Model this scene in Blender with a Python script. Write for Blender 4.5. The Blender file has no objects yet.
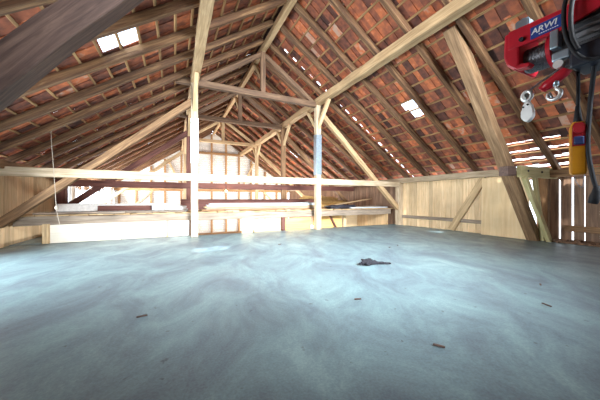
import bpy, bmesh, math, random
from mathutils import Vector, Matrix
random.seed(7)
S = bpy.context.scene
COL = S.collection

# ------------------------------------------------------------------ camera
FPX = 257.33
cam_d = bpy.data.cameras.new('camera')
cam_d.sensor_fit = 'HORIZONTAL'; cam_d.sensor_width = 36.0
cam_d.lens = FPX / 600 * 36.0
cam_d.shift_y = (200 - 199.08) / 600 * -1
cam_d.clip_start = 0.02; cam_d.clip_end = 200
cam = bpy.data.objects.new('camera', cam_d); COL.objects.link(cam)
cam.location = (0, 0, 1.2)
cam.rotation_euler = (math.radians(90), 0, -0.452)
S.camera = cam

# ------------------------------------------------------------------ sky, sun, window light, added fill lights, exposure
W = bpy.data.worlds.new('sky'); S.world = W; W.use_nodes = True
bg = W.node_tree.nodes['Background']
bg.inputs[0].default_value = (0.80, 0.90, 1.0, 1); bg.inputs[1].default_value = 3.2

def sun(name, direction, strength, color, angle):
    d = bpy.data.lights.new(name, 'SUN'); d.energy = strength; d.color = color; d.angle = angle
    o = bpy.data.objects.new(name, d); COL.objects.link(o)
    o.rotation_euler = Vector(direction).to_track_quat('-Z', 'Y').to_euler()
    o.location = (-10, 0, 25)
def daylight(name, loc, direction, sx, sy, power, color, spread=180):  # rectangular area lamp, for window light and for added fill
    d = bpy.data.lights.new(name, 'AREA'); d.shape = 'RECTANGLE'; d.size = sx; d.size_y = sy
    d.energy = power; d.color = color; d.spread = math.radians(spread)
    o = bpy.data.objects.new(name, d); COL.objects.link(o)
    o.location = loc; o.rotation_euler = Vector(direction).to_track_quat('-Z', 'Y').to_euler()
sun('sun', (1.68, 0.36, -4.1), 9.0, (1.0, 0.96, 0.9), 0.045)
# light of the rear left windows, plus added fill lights at side, below and front
daylight('added_side_fill', (-3.98, 5.7, 1.05), (1, 0.05, 0.10), 3.8, 1.75, 330, (0.90, 0.97, 1.0), 125)  # added fill from the unseen left side, no known gate there
daylight('added_lower_fill', (9.5, 17.0, -1.3), (-1, -0.12, 0.8), 8.0, 0.8, 1400, (1.0, 0.95, 0.87))  # added fill below the loft, aimed up at the left slope
daylight('rear_window_daylight', (-4.1, 17.6, 1.45), (1, -0.15, 0.45), 7.4, 1.2, 1150, (1.0, 0.98, 0.95))
daylight('added_front_fill', (2.8, -2.9, 4.7), (0.5, 11.6, -3.7), 3.0, 1.5, 760, (0.92, 0.97, 1.0), 66)  # added unseen lamp behind the camera, brightens the far floor
S.view_settings.view_transform = 'Standard'; S.view_settings.look = 'None'
S.view_settings.exposure = 0.4; S.view_settings.gamma = 1.0
S.view_settings.use_curve_mapping = False

# ------------------------------------------------------------------ dimensions (metres)
XL, XR = -3.92, 9.60           # side walls
XK = 2.837                     # ridge line
XPL, XPR, ZP = 0.56, 5.10, 5.03  # purlins
SL = 0.66                      # roof pitch
AN = math.atan(SL); CA, SA = math.cos(AN), math.sin(AN)
ZR = 5.16 + SL * (XPR - XK)    # rafter underside at the ridge line
Y0, YB = -3.0, 22.2
Y1, Y2, Y3, YN = 8.90, 12.5, 17.4, 3.73
ZT = 1.89                      # tie beam centre

# ------------------------------------------------------------------ materials
def mat(name):
    m = bpy.data.materials.new(name); m.use_nodes = True
    nt = m.node_tree
    return m, nt, nt.nodes['Principled BSDF'], nt.nodes, nt.links
def ramp(nd, stops):
    r = nd.new('ShaderNodeValToRGB'); e = r.color_ramp.elements
    while len(e) < len(stops): e.new(0.5)
    for x, (p, c) in zip(e, stops): x.position = p; x.color = (*c, 1)
    return r
def wood(name, dark, mid, light, scale=1.0, rough=0.75, vary=0.25, attr=False, bump=0.35):
    m, nt, b, nd, lk = mat(name)
    tc = nd.new('ShaderNodeTexCoord'); oi = nd.new('ShaderNodeObjectInfo')
    off = nd.new('ShaderNodeVectorMath'); off.operation = 'ADD'
    mul = nd.new('ShaderNodeVectorMath'); mul.operation = 'SCALE'; mul.inputs[3].default_value = 37.0
    cmb = nd.new('ShaderNodeCombineXYZ')
    for i in range(3): lk.new(oi.outputs['Random'], cmb.inputs[i])
    lk.new(cmb.outputs[0], mul.inputs[0])
    lk.new(tc.outputs['Object'], off.inputs[0]); lk.new(mul.outputs[0], off.inputs[1])
    mp = nd.new('ShaderNodeMapping'); mp.inputs['Scale'].default_value = (0.7*scale, 11*scale, 11*scale)
    lk.new(off.outputs[0], mp.inputs[0])
    n1 = nd.new('ShaderNodeTexNoise'); n1.inputs['Scale'].default_value = 1.6; n1.inputs['Detail'].default_value = 7; n1.inputs['Roughness'].default_value = 0.65
    n1.inputs['Distortion'].default_value = 0.6
    lk.new(mp.outputs[0], n1.inputs['Vector'])
    r = ramp(nd, [(0.28, dark), (0.5, mid), (0.72, light)]); lk.new(n1.outputs['Fac'], r.inputs[0])
    n2 = nd.new('ShaderNodeTexNoise'); n2.inputs['Scale'].default_value = 1.7; n2.inputs['Detail'].default_value = 4
    lk.new(off.outputs[0], n2.inputs['Vector'])
    hs = nd.new('ShaderNodeHueSaturation')
    ma = nd.new('ShaderNodeMath'); ma.operation = 'MULTIPLY_ADD'; ma.inputs[1].default_value = 0.5; ma.inputs[2].default_value = 0.75 - vary/2
    lk.new(n2.outputs['Fac'], ma.inputs[0])
    mb = nd.new('ShaderNodeMath'); mb.operation = 'MULTIPLY_ADD'; mb.inputs[1].default_value = vary
    lk.new(oi.outputs['Random'], mb.inputs[0]); lk.new(ma.outputs[0], mb.inputs[2])
    val = mb
    if attr:
        at = nd.new('ShaderNodeAttribute'); at.attribute_name = 'tone'
        mc = nd.new('ShaderNodeMath'); mc.operation = 'MULTIPLY'
        lk.new(mb.outputs[0], mc.inputs[0]); lk.new(at.outputs['Fac'], mc.inputs[1]); val = mc
    lk.new(val.outputs[0], hs.inputs['Value']); lk.new(r.outputs[0], hs.inputs['Color'])
    lk.new(hs.outputs[0], b.inputs['Base Color'])
    b.inputs['Roughness'].default_value = rough
    bp = nd.new('ShaderNodeBump'); bp.inputs['Strength'].default_value = bump; bp.inputs['Distance'].default_value = 0.01
    lk.new(n1.outputs['Fac'], bp.inputs['Height']); lk.new(bp.outputs[0], b.inputs['Normal'])
    return m
M = {}
M['old'] = wood('weathered_timber', (0.08, 0.038, 0.018), (0.23, 0.125, 0.058), (0.42, 0.26, 0.13))
M['rafter'] = wood('rafter_timber', (0.034, 0.014, 0.008), (0.125, 0.060, 0.026), (0.32, 0.185, 0.085))
M['pale'] = wood('pale_timber', (0.22, 0.135, 0.065), (0.42, 0.285, 0.15), (0.58, 0.43, 0.26))
M['tan'] = wood('tan_timber', (0.30, 0.20, 0.11), (0.50, 0.36, 0.20), (0.62, 0.47, 0.28))
M['white_wood'] = wood('whitish_timber', (0.30, 0.22, 0.13), (0.47, 0.37, 0.25), (0.60, 0.50, 0.37))
M['brown'] = wood('dark_brown_timber', (0.055, 0.028, 0.016), (0.135, 0.075, 0.042), (0.26, 0.16, 0.09))
M['midtan'] = wood('brown_tan_timber', (0.095, 0.05, 0.025), (0.22, 0.13, 0.065), (0.37, 0.24, 0.135))
M['dark'] = wood('blackened_timber', (0.035, 0.02, 0.016), (0.085, 0.05, 0.04), (0.16, 0.10, 0.075), bump=0.2)
M['red'] = wood('red_brown_timber', (0.06, 0.02, 0.016), (0.12, 0.04, 0.03), (0.20, 0.08, 0.055), vary=0.15)
M['green'] = wood('greenish_new_timber', (0.36, 0.32, 0.15), (0.52, 0.46, 0.23), (0.62, 0.56, 0.32), vary=0.15)
M['stud'] = wood('orange_brown_timber', (0.14, 0.07, 0.03), (0.30, 0.165, 0.07), (0.42, 0.25, 0.12))
M['batten'] = wood('batten_timber', (0.13, 0.062, 0.025), (0.33, 0.18, 0.075), (0.50, 0.32, 0.15))
M['grey'] = wood('grey_timber', (0.13, 0.10, 0.075), (0.26, 0.205, 0.155), (0.40, 0.33, 0.26))
M['plank_pale'] = wood('pale_planks', (0.50, 0.35, 0.19), (0.70, 0.52, 0.31), (0.80, 0.63, 0.41), attr=True, vary=0.1)
M['plank_dark'] = wood('dark_planks', (0.13, 0.075, 0.05), (0.25, 0.15, 0.095), (0.38, 0.24, 0.15), attr=True, vary=0.1)
M['plank_mid'] = wood('yellow_planks', (0.40, 0.25, 0.12), (0.56, 0.38, 0.20), (0.68, 0.50, 0.29), attr=True, vary=0.1)
M['white_board'] = wood('whitewashed_boards', (0.50, 0.46, 0.41), (0.62, 0.58, 0.52), (0.72, 0.68, 0.62), attr=True, vary=0.08)
M['ply'] = wood('plywood', (0.60, 0.42, 0.23), (0.72, 0.54, 0.31), (0.78, 0.62, 0.39), scale=0.5, vary=0.06, bump=0.05)
M['amber'] = wood('amber_plywood', (0.50, 0.28, 0.08), (0.62, 0.37, 0.12), (0.70, 0.45, 0.17), scale=0.5, vary=0.06, bump=0.05)
M['fibre'] = wood('white_fibreboard', (0.70, 0.64, 0.52), (0.80, 0.75, 0.64), (0.85, 0.81, 0.72), scale=0.4, vary=0.04, bump=0.05)
M['sheet'] = wood('blue_grey_board', (0.42, 0.48, 0.53), (0.55, 0.62, 0.67), (0.68, 0.74, 0.78), vary=0.12)
def plain(name, c, rough=0.5, metal=0.0, noise=0.0, bump=0.0, scale=20):
    m, nt, b, nd, lk = mat(name)
    b.inputs['Base Color'].default_value = (*c, 1); b.inputs['Roughness'].default_value = rough; b.inputs['Metallic'].default_value = metal
    if noise:
        tc = nd.new('ShaderNodeTexCoord'); n = nd.new('ShaderNodeTexNoise'); n.inputs['Scale'].default_value = scale; n.inputs['Detail'].default_value = 5
        lk.new(tc.outputs['Object'], n.inputs['Vector'])
        r = ramp(nd, [(0.3, tuple(x*(1-noise) for x in c)), (0.7, tuple(min(1, x*(1+noise)) for x in c))])
        lk.new(n.outputs['Fac'], r.inputs[0]); lk.new(r.outputs[0], b.inputs['Base Color'])
        if bump:
            bp = nd.new('ShaderNodeBump'); bp.inputs['Strength'].default_value = bump; bp.inputs['Distance'].default_value = 0.02
            lk.new(n.outputs['Fac'], bp.inputs['Height']); lk.new(bp.outputs[0], b.inputs['Normal'])
    return m
M['hoist_red'] = plain('red_enamel', (0.55, 0.012, 0.03), 0.35, 0, 0.12)
M['label_blue'] = plain('blue_sticker', (0.02, 0.06, 0.30), 0.4, 0, 0.05)
M['label_white'] = plain('white_lettering', (0.85, 0.87, 0.9), 0.5)
M['zinc'] = plain('galvanised_steel', (0.42, 0.53, 0.62), 0.35, 0.85, 0.15)
M['chrome'] = plain('bright_steel', (0.82, 0.85, 0.86), 0.42, 0.75, 0.1)
M['black'] = plain('black_rubber', (0.010, 0.011, 0.016), 0.7)
M['blackbox'] = plain('black_plastic', (0.015, 0.02, 0.035), 0.4)
M['motor'] = plain('dark_grey_cast_metal', (0.20, 0.20, 0.215), 0.4, 0.5, 0.15)
M['wire'] = plain('wire_rope', (0.20, 0.20, 0.22), 0.4, 0.7, 0.3, scale=120)
M['yellow'] = plain('yellow_plastic', (0.62, 0.27, 0.012), 0.4, 0, 0.06)
M['button_red'] = plain('red_button', (0.34, 0.012, 0.02), 0.4)
M['button_blue'] = plain('dark_blue_button', (0.02, 0.035, 0.12), 0.4)
M['rope'] = plain('hemp_cord', (0.5, 0.44, 0.36), 0.9)
M['rag'] = plain('dark_cloth', (0.014, 0.014, 0.02), 1.0, 0, 0.5, 0.6, 30)
M['tarp'] = plain('black_tarpaulin', (0.02, 0.02, 0.03), 0.5, 0, 0.3, 0.5, 9)
M['white_paint'] = plain('white_paint', (0.82, 0.82, 0.80), 0.5)
M['cloth_white'] = plain('white_sacking', (0.75, 0.74, 0.72), 0.9, 0, 0.12, 0.4, 12)
M['hay'] = plain('dry_hay', (0.45, 0.28, 0.10), 0.9, 0, 0.5, 0.8, 40)
M['dirt'] = plain('brown_dirt', (0.20, 0.12, 0.075), 0.95, 0, 0.5, 0.8, 14)
M['porcelain'] = plain('dark_lamp_socket', (0.05, 0.045, 0.04), 0.4)

# roof tiles: clay, one tone per tile
def tiles_material():
    m, nt, b, nd, lk = mat('clay_tiles')
    at = nd.new('ShaderNodeAttribute'); at.attribute_name = 'tone'
    tc = nd.new('ShaderNodeTexCoord'); n = nd.new('ShaderNodeTexNoise'); n.inputs['Scale'].default_value = 7; n.inputs['Detail'].default_value = 6
    lk.new(tc.outputs['Object'], n.inputs['Vector'])
    r = ramp(nd, [(0.0, (0.055, 0.026, 0.022)), (0.30, (0.15, 0.055, 0.038)), (0.58, (0.34, 0.105, 0.055)), (0.84, (0.62, 0.18, 0.068)), (1.0, (0.55, 0.34, 0.25))])
    ad = nd.new('ShaderNodeMath'); ad.operation = 'MULTIPLY_ADD'; ad.inputs[1].default_value = 0.9; ad.inputs[2].default_value = -0.45
    lk.new(n.outputs['Fac'], ad.inputs[0])
    a2 = nd.new('ShaderNodeMath'); a2.operation = 'ADD'; a2.use_clamp = True
    lk.new(ad.outputs[0], a2.inputs[0]); lk.new(at.outputs['Fac'], a2.inputs[1]); lk.new(a2.outputs[0], r.inputs[0])
    lk.new(r.outputs[0], b.inputs['Base Color']); b.inputs['Roughness'].default_value = 0.85
    bp = nd.new('ShaderNodeBump'); bp.inputs['Strength'].default_value = 0.4; bp.inputs['Distance'].default_value = 0.01
    lk.new(n.outputs['Fac'], bp.inputs['Height']); lk.new(bp.outputs[0], b.inputs['Normal'])
    return m
M['tile'] = tiles_material()

def floor_material():
    m, nt, b, nd, lk = mat('cement_screed')
    tc = nd.new('ShaderNodeTexCoord')
    ro = nd.new('ShaderNodeMapping'); ro.inputs['Rotation'].default_value = (0, 0, -1.12)
    lk.new(tc.outputs['Object'], ro.inputs[0])
    mp = nd.new('ShaderNodeMapping'); mp.inputs['Scale'].default_value = (0.75, 1.25, 1)
    lk.new(ro.outputs[0], mp.inputs[0])
    big = nd.new('ShaderNodeTexNoise'); big.inputs['Scale'].default_value = 1.1; big.inputs['Detail'].default_value = 10; big.inputs['Roughness'].default_value = 0.70; big.inputs['Distortion'].default_value = 0.7
    lk.new(mp.outputs[0], big.inputs['Vector'])
    fine = nd.new('ShaderNodeTexNoise'); fine.inputs['Scale'].default_value = 60; fine.inputs['Detail'].default_value = 6
    lk.new(tc.outputs['Object'], fine.inputs['Vector'])
    mp2 = nd.new('ShaderNodeMapping'); mp2.inputs['Location'].default_value = (-4.2, -2.6, 0)
    lk.new(tc.outputs['Object'], mp2.inputs[0])
    wv = nd.new('ShaderNodeTexWave'); wv.wave_type = 'RINGS'; wv.rings_direction = 'Z'; wv.inputs['Scale'].default_value = 2.2; wv.inputs['Distortion'].default_value = 5.0; wv.inputs['Detail'].default_value = 4; wv.inputs['Detail Scale'].default_value = 0.7
    lk.new(mp2.outputs[0], wv.inputs['Vector'])
    mx = nd.new('ShaderNodeMath'); mx.operation = 'MULTIPLY_ADD'; mx.inputs[1].default_value = 0.012
    lk.new(wv.outputs['Fac'], mx.inputs[0]); lk.new(big.outputs['Fac'], mx.inputs[2])
    m2 = nd.new('ShaderNodeMath'); m2.operation = 'MULTIPLY_ADD'; m2.inputs[1].default_value = 0.34
    lk.new(fine.outputs['Fac'], m2.inputs[0]); lk.new(mx.outputs[0], m2.inputs[2])
    r = ramp(nd, [(0.46, (0.105, 0.135, 0.17)), (0.62, (0.142, 0.205, 0.24)), (0.76, (0.185, 0.285, 0.315)), (0.95, (0.28, 0.41, 0.43))])
    lk.new(m2.outputs[0], r.inputs[0])
    # dark specks and chips trodden into the screed
    vo = nd.new('ShaderNodeTexNoise'); vo.inputs['Scale'].default_value = 9; vo.inputs['Detail'].default_value = 3
    lk.new(tc.outputs['Object'], vo.inputs['Vector'])
    sp = ramp(nd, [(0.26, (0.55, 0.5, 0.5)), (0.31, (1, 1, 1))]); lk.new(vo.outputs['Fac'], sp.inputs[0])
    mm = nd.new('ShaderNodeMix'); mm.data_type = 'RGBA'; mm.blend_type = 'MULTIPLY'; mm.inputs[0].default_value = 1
    lk.new(r.outputs[0], mm.inputs[6]); lk.new(sp.outputs[0], mm.inputs[7])
    lk.new(mm.outputs[2], b.inputs['Base Color'])
    rr = ramp(nd, [(0.4, (0.46, 0.46, 0.46)), (0.8, (0.33, 0.33, 0.33))]); lk.new(big.outputs['Fac'], rr.inputs[0]); lk.new(rr.outputs[0], b.inputs['Roughness'])
    b.inputs['Specular IOR Level'].default_value = 0.45
    bp = nd.new('ShaderNodeBump'); bp.inputs['Strength'].default_value = 0.35; bp.inputs['Distance'].default_value = 0.012
    lk.new(m2.outputs[0], bp.inputs['Height']); lk.new(bp.outputs[0], b.inputs['Normal'])
    return m
M['floor'] = floor_material()

def glass_material(name, tint, spec=0.08):
    m, nt, b, nd, lk = mat(name)
    nd.remove(b); out = nd['Material Output']
    t = nd.new('ShaderNodeBsdfTransparent'); t.inputs[0].default_value = (*tint, 1)
    g = nd.new('ShaderNodeBsdfGlossy'); g.inputs['Roughness'].default_value = 0.08
    mx = nd.new('ShaderNodeMixShader'); mx.inputs[0].default_value = spec
    lk.new(t.outputs[0], mx.inputs[1]); lk.new(g.outputs[0], mx.inputs[2]); lk.new(mx.outputs[0], out.inputs[0])
    return m
M['glass'] = glass_material('window_glass', (0.93, 0.97, 1.0))

def bulb_material():
    m, nt, b, nd, lk = mat('glowing_bulb')
    b.inputs['Base Color'].default_value = (1, 0.8, 0.5, 1)
    b.inputs['Emission Color'].default_value = (1.0, 0.72, 0.32, 1); b.inputs['Emission Strength'].default_value = 18
    return m
M['bulb'] = bulb_material()

# ------------------------------------------------------------------ builders
def link(o, parent=None):
    COL.objects.link(o)
    if parent is not None: o.parent = parent
    return o
def tag(o, label=None, cat=None, group=None, kind=None):
    if label: o['label'] = label
    if cat: o['category'] = cat
    if group: o['group'] = group
    if kind: o['kind'] = kind
    return o
def mesh_obj(name, bm, m, parent=None, mw=None, smooth=False):
    """one bmesh -> one object; mw = its world matrix (or local matrix under a parent)"""
    bmesh.ops.recalc_face_normals(bm, faces=bm.faces)
    me = bpy.data.meshes.new(name); bm.to_mesh(me); bm.free()
    me.materials.append(m)
    if smooth:
        for p in me.polygons: p.use_smooth = True
    o = bpy.data.objects.new(name, me)
    if mw is not None: o.matrix_basis = mw
    return link(o, parent)
def empty(name, loc, rz=0.0):
    e = bpy.data.objects.new(name, None); e.empty_display_size = 0.1
    e.location = loc; e.rotation_euler = (0, 0, rz)
    return link(e)
def frame(p, q, up):
    x = (q - p).normalized(); u = Vector(up)
    if abs(x.dot(u)) > 0.97: u = Vector((0, 1, 0))
    y = u.cross(x).normalized(); z = x.cross(y)
    mw = Matrix.Identity(4)
    for i, v in enumerate((x, y, z)):
        mw[0][i], mw[1][i], mw[2][i] = v
    mw.translation = p
    return mw
def beam_bm(L, w, h, ch=0.012, jit=0.006, seg=None):
    bm = bmesh.new(); seg = seg or max(2, int(L / 0.6))
    a, b = w/2, h/2; c = min(ch, a*0.4, b*0.4)
    prof = [(-a+c, -b), (a-c, -b), (a, -b+c), (a, b-c), (a-c, b), (-a+c, b), (-a, b-c), (-a, -b+c)]
    rings = []
    for i in range(seg+1):
        dy, dz = random.uniform(-jit, jit), random.uniform(-jit, jit); s = 1 + random.uniform(-jit, jit)*2
        rings.append([bm.verts.new((L*i/seg, y*s+dy, z*s+dz)) for y, z in prof])
    for r0, r1 in zip(rings, rings[1:]):
        for k in range(8): bm.faces.new((r0[k], r0[(k+1) % 8], r1[(k+1) % 8], r1[k]))
    bm.faces.new(rings[0][::-1]); bm.faces.new(rings[-1])
    return bm
def beam(name, p, q, w, h, m, label=None, cat=None, group=None, parent=None, up=(0, 0, 1), jit=0.006, base=None, kind=None, ch=0.012):
    """a sawn or hewn timber from p to q: w across, h high. World coordinates; base = world matrix of the parent"""
    p, q = Vector(p), Vector(q)
    mw = frame(p, q, up)
    if base is not None: mw = base.inverted() @ mw
    o = mesh_obj(name, beam_bm((q-p).length, w, h, ch, jit), M[m] if isinstance(m, str) else m, parent, mw)
    return tag(o, label, cat, group, kind)
def add_box(bm, lo, hi, tone=None, lay=None, mw=None):
    v = [Vector((x, y, z)) for z in (lo[2], hi[2]) for y in (lo[1], hi[1]) for x in (lo[0], hi[0])]
    if mw is not None: v = [mw @ a for a in v]
    v = [bm.verts.new(a) for a in v]
    fs = [bm.faces.new([v[i] for i in f]) for f in ((0, 2, 3, 1), (4, 5, 7, 6), (0, 1, 5, 4), (1, 3, 7, 5), (3, 2, 6, 7), (2, 0, 4, 6))]
    if lay is not None:
        for f in fs: f[lay] = tone
    return fs
def tone_layer(bm): return bm.faces.layers.float.new('tone')
def box(name, lo, hi, m, parent=None, bevel=0.0, seg=2, mw=None, **t):
    bm = bmesh.new(); add_box(bm, lo, hi)
    if bevel: bmesh.ops.bevel(bm, geom=bm.edges[:], offset=bevel, segments=seg, affect='EDGES', profile=0.5)
    return tag(mesh_obj(name, bm, M[m], parent, mw), **t)
def add_tube(bm, pts, r, n=8, closed=False):
    pts = [Vector(p) for p in pts]; rings = []
    N = len(pts); ref = Vector((0.13, 0.31, 0.94))
    for i, p in enumerate(pts):
        a = pts[(i-1) % N] if (closed or i > 0) else p
        b = pts[(i+1) % N] if (closed or i < N-1) else p
        t = (b-a).normalized(); s = t.cross(ref)
        if s.length < 0.1: s = t.cross(Vector((1, 0, 0)))
        s.normalize(); u = s.cross(t)
        rr = r[i] if isinstance(r, (list, tuple)) else r
        rings.append([bm.verts.new(p + s*math.cos(k*2*math.pi/n)*rr + u*math.sin(k*2*math.pi/n)*rr) for k in range(n)])
    m = N if closed else N-1
    for i in range(m):
        r0, r1 = rings[i], rings[(i+1) % N]
        for k in range(n): bm.faces.new((r0[k], r0[(k+1) % n], r1[(k+1) % n], r1[k]))
    if not closed: bm.faces.new(rings[0][::-1]); bm.faces.new(rings[-1])
def smooth_path(pts, n=6):
    pts = [Vector(p) for p in pts]; P = [pts[0]] + pts + [pts[-1]]; out = []
    for i in range(1, len(P)-2):
        for k in range(n):
            t = k/n; a, b, c, d = P[i-1], P[i], P[i+1], P[i+2]
            out.append(0.5*((2*b) + (-a+c)*t + (2*a-5*b+4*c-d)*t*t + (-a+3*b-3*c+d)*t**3))
    out.append(pts[-1]); return out
def tube(name, pts, r, m, parent=None, n=8, closed=False, sm=6, **t):
    bm = bmesh.new(); add_tube(bm, smooth_path(pts, sm) if sm else pts, r, n, closed)
    return tag(mesh_obj(name, bm, M[m], parent, None, True), **t)
def add_cyl(bm, c, axis, r, h, n=20, r2=None):
    a = Vector(axis).normalized(); add_tube(bm, [Vector(c)-a*h/2, Vector(c)+a*h/2], [r, r2 if r2 is not None else r], n)
def cyl(name, c, axis, r, h, m, parent=None, n=20, bevel=0.0, **t):
    bm = bmesh.new(); add_cyl(bm, c, axis, r, h, n)
    if bevel:
        e = [e for e in bm.edges if len(e.link_faces) == 2 and e.calc_face_angle(0) > 1.0]
        bmesh.ops.bevel(bm, geom=e, offset=bevel, segments=2, affect='EDGES', profile=0.5)
    return tag(mesh_obj(name, bm, M[m], parent), **t)
def prism(name, outline, y0, y1, m, parent=None, bevel=0.0, axis='y', **t):
    """outline of (x, z) pairs extruded from y0 to y1 (local)"""
    bm = bmesh.new()
    a = [bm.verts.new((x, y0, z)) for x, z in outline]; b = [bm.verts.new((x, y1, z)) for x, z in outline]
    bm.faces.new(a); bm.faces.new(b[::-1]); k = len(a)
    for i in range(k): bm.faces.new((a[i], b[i], b[(i+1) % k], a[(i+1) % k]))
    if bevel: bmesh.ops.bevel(bm, geom=bm.edges[:], offset=bevel, segments=2, affect='EDGES', profile=0.5)
    return tag(mesh_obj(name, bm, M[m], parent), **t)
ORD = 'first second third fourth fifth sixth seventh eighth ninth tenth eleventh twelfth thirteenth fourteenth fifteenth sixteenth seventeenth eighteenth nineteenth twentieth'.split()

# ------------------------------------------------------------------ floor
bm = bmesh.new()
nx, ny = 60, 56
def fz(x, y): return 0.012*math.sin(x*0.9+y*0.4)*math.sin(y*0.7) - 0.012
x0f, x1f, y0f, y1f = XL, XR+0.12, Y0, 9.3
V = [[bm.verts.new((x0f+(x1f-x0f)*i/nx, y0f+(y1f-y0f)*j/ny, fz(x0f+(x1f-x0f)*i/nx, y0f+(y1f-y0f)*j/ny))) for i in range(nx+1)] for j in range(ny+1)]
for j in range(ny):
    for i in range(nx): bm.faces.new((V[j][i], V[j][i+1], V[j+1][i+1], V[j+1][i]))
rim = V[0] + [r[-1] for r in V[1:]] + V[-1][-2::-1] + [r[0] for r in V[-2:0:-1]]
low = [bm.verts.new((v.co.x, v.co.y, -0.22)) for v in rim]
for i in range(len(rim)): k = (i+1) % len(rim); bm.faces.new((rim[i], low[i], low[k], rim[k]))
bm.faces.new(low)
for p in (bm.faces): p.smooth = True
tag(mesh_obj('floor', bm, M['floor']), kind='structure')
box('floor', (XL, 9.3, -0.22), (-3.0, 11.8, 0.0), 'floor', kind='structure')
box('floor', (XL-0.3, 9.3, -2.1), (XR+0.3, YB+0.1, -1.9), 'dirt', kind='structure')

# ------------------------------------------------------------------ plank walls
def plank_wall(name, x, t, y0, y1, z0, z1, pw, gap, m, holes=(), parent=None, kind='structure', tone=(0.75, 1.15)):
    """upright boards on a wall that runs along y; holes = (ya, yb, za, zb) left open"""
    bm = bmesh.new(); lay = tone_layer(bm); y = y0
    while y < y1 - 0.02:
        w = min(pw*random.uniform(0.8, 1.25), y1-y); g = gap*random.uniform(0.3, 1.7)
        spans = [(z0, z1)]
        for ya, yb, za, zb in holes:
            if y + w*0.5 > ya and y + w*0.5 < yb:
                spans = [s for a, b in spans for s in ((a, min(b, za)), (max(a, zb), b)) if s[1]-s[0] > 0.02]
        tn = random.uniform(*tone); dx = random.uniform(-0.004, 0.004)
        for a, b in spans:
            add_box(bm, (x+dx, y+g/2, a + (random.uniform(0, 0.02))), (x+t+dx, y+w-g/2, b), tn, lay)
        y += w
    # grain runs up the boards: turn the mesh so that local X is up
    R = Matrix.Rotation(math.radians(90), 4, 'Y')
    bm.transform(R.inverted())
    return tag(mesh_obj(name, bm, M[m], parent, R), kind=kind)
plank_wall('wall_right', XR+0.03, 0.03, 4.02, 9.0, -0.05, 2.02, 0.20, 0.015, 'plank_pale')
plank_wall('wall_right', XR+0.03, 0.03, 9.0, YB, -1.9, 2.02, 0.19, 0.016, 'plank_dark', holes=[(12.9, 21.1, -1.75, -0.85)])  # low opening added to go with the lower fill light
plank_wall('wall_right', 10.18, 0.03, Y0, 4.02, -0.15, 1.84, 0.24, 0.034, 'plank_dark')
plank_wall('wall_left', XL-0.06, 0.03, Y0, 13.0, -0.2, 2.02, 0.21, 0.004, 'plank_pale', holes=[(3.8, 7.7, 0.1, 1.95)])  # gate-sized opening added out of view for the side fill light
plank_wall('wall_left', XL-0.06, 0.03, 13.0, YB, -1.9, 2.02, 0.21, 0.004, 'white_board', holes=[(13.0, 13.9, 0.98, 1.78), (14.3, 21.4, 0.85, 1.95)])
# front gable behind the camera, openings added to let light in
bm = bmesh.new(); lay = tone_layer(bm); x = XL
while x < XR:
    w = 0.22; zt = ZR + 0.1 - SL*abs(x+w/2-XK)
    if not (1.2 < x < 4.4): add_box(bm, (x, Y0-0.03, -0.2), (x+w-0.006, Y0, zt), random.uniform(0.7, 1.1), lay)
    else:
        for za, zb in ((2.4, 3.9), (5.5, zt)): add_box(bm, (x, Y0-0.03, za), (x+w-0.006, Y0, zb), random.uniform(0.7, 1.1), lay)
    x += w
R = Matrix.Rotation(math.radians(90), 4, 'Y'); bm.transform(R.inverted())
tag(mesh_obj('wall_front', bm, M['plank_dark'], None, R), kind='structure')
# rear gable: whitewashed lap boards between brown studs
bm = bmesh.new(); lay = tone_layer(bm); z = -1.9
while z < ZR - 0.1:
    half = min((ZR + 0.30 - z - 0.16)/SL, 7.0)
    add_box(bm, (max(XL, XK-half), YB+0.10, z), (min(XR, XK+half), YB+0.125, z+0.155), random.uniform(0.93, 1.05), lay,
            Matrix.Translation((0, YB+0.11, z)) @ Matrix.Rotation(0.10, 4, 'X') @ Matrix.Translation((0, -YB-0.11, -z)))
    z += 0.16
wall_back = tag(mesh_obj('wall_back', bm, M['white_board']), kind='structure')
for xs in (-3.6, -2.55, -1.6, -0.69, 0.45, 1.51, 2.71, 3.86, 4.95, 6.0, 7.28, 8.4, 9.3):
    top = ZR - SL*abs(xs-XK) - 0.05
    beam('stud', (xs, YB, -1.75), (xs, YB, top), 0.15, 0.13, 'stud', parent=wall_back)
beam('rail', (XPL-0.2, YB-0.02, 4.95), (XPR+0.2, YB-0.02, 4.95), 0.17, 0.18, 'stud', parent=wall_back)
beam('rail', (XL, YB-0.02, 1.92), (XR, YB-0.02, 1.92), 0.17, 0.2, 'stud', parent=wall_back)
beam('sill', (XL, YB-0.04, -1.70), (XR, YB-0.04, -1.70), 0.22, 0.28, 'old', parent=wall_back)
for xa, xb in ((-3.4, -1.5), (9.0, 7.1), (0.55, -0.55), (5.15, 6.2)):
    za, zb = (-0.0, 1.85) if xb < -1 or xb > 7 else (4.3, 2.05)
    beam('wall_brace', (xa, YB-0.04, za if xb < -1 or xb > 7 else zb), (xb, YB-0.04, zb if xb < -1 or xb > 7 else za), 0.12, 0.14, 'tan', parent=wall_back)

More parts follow.
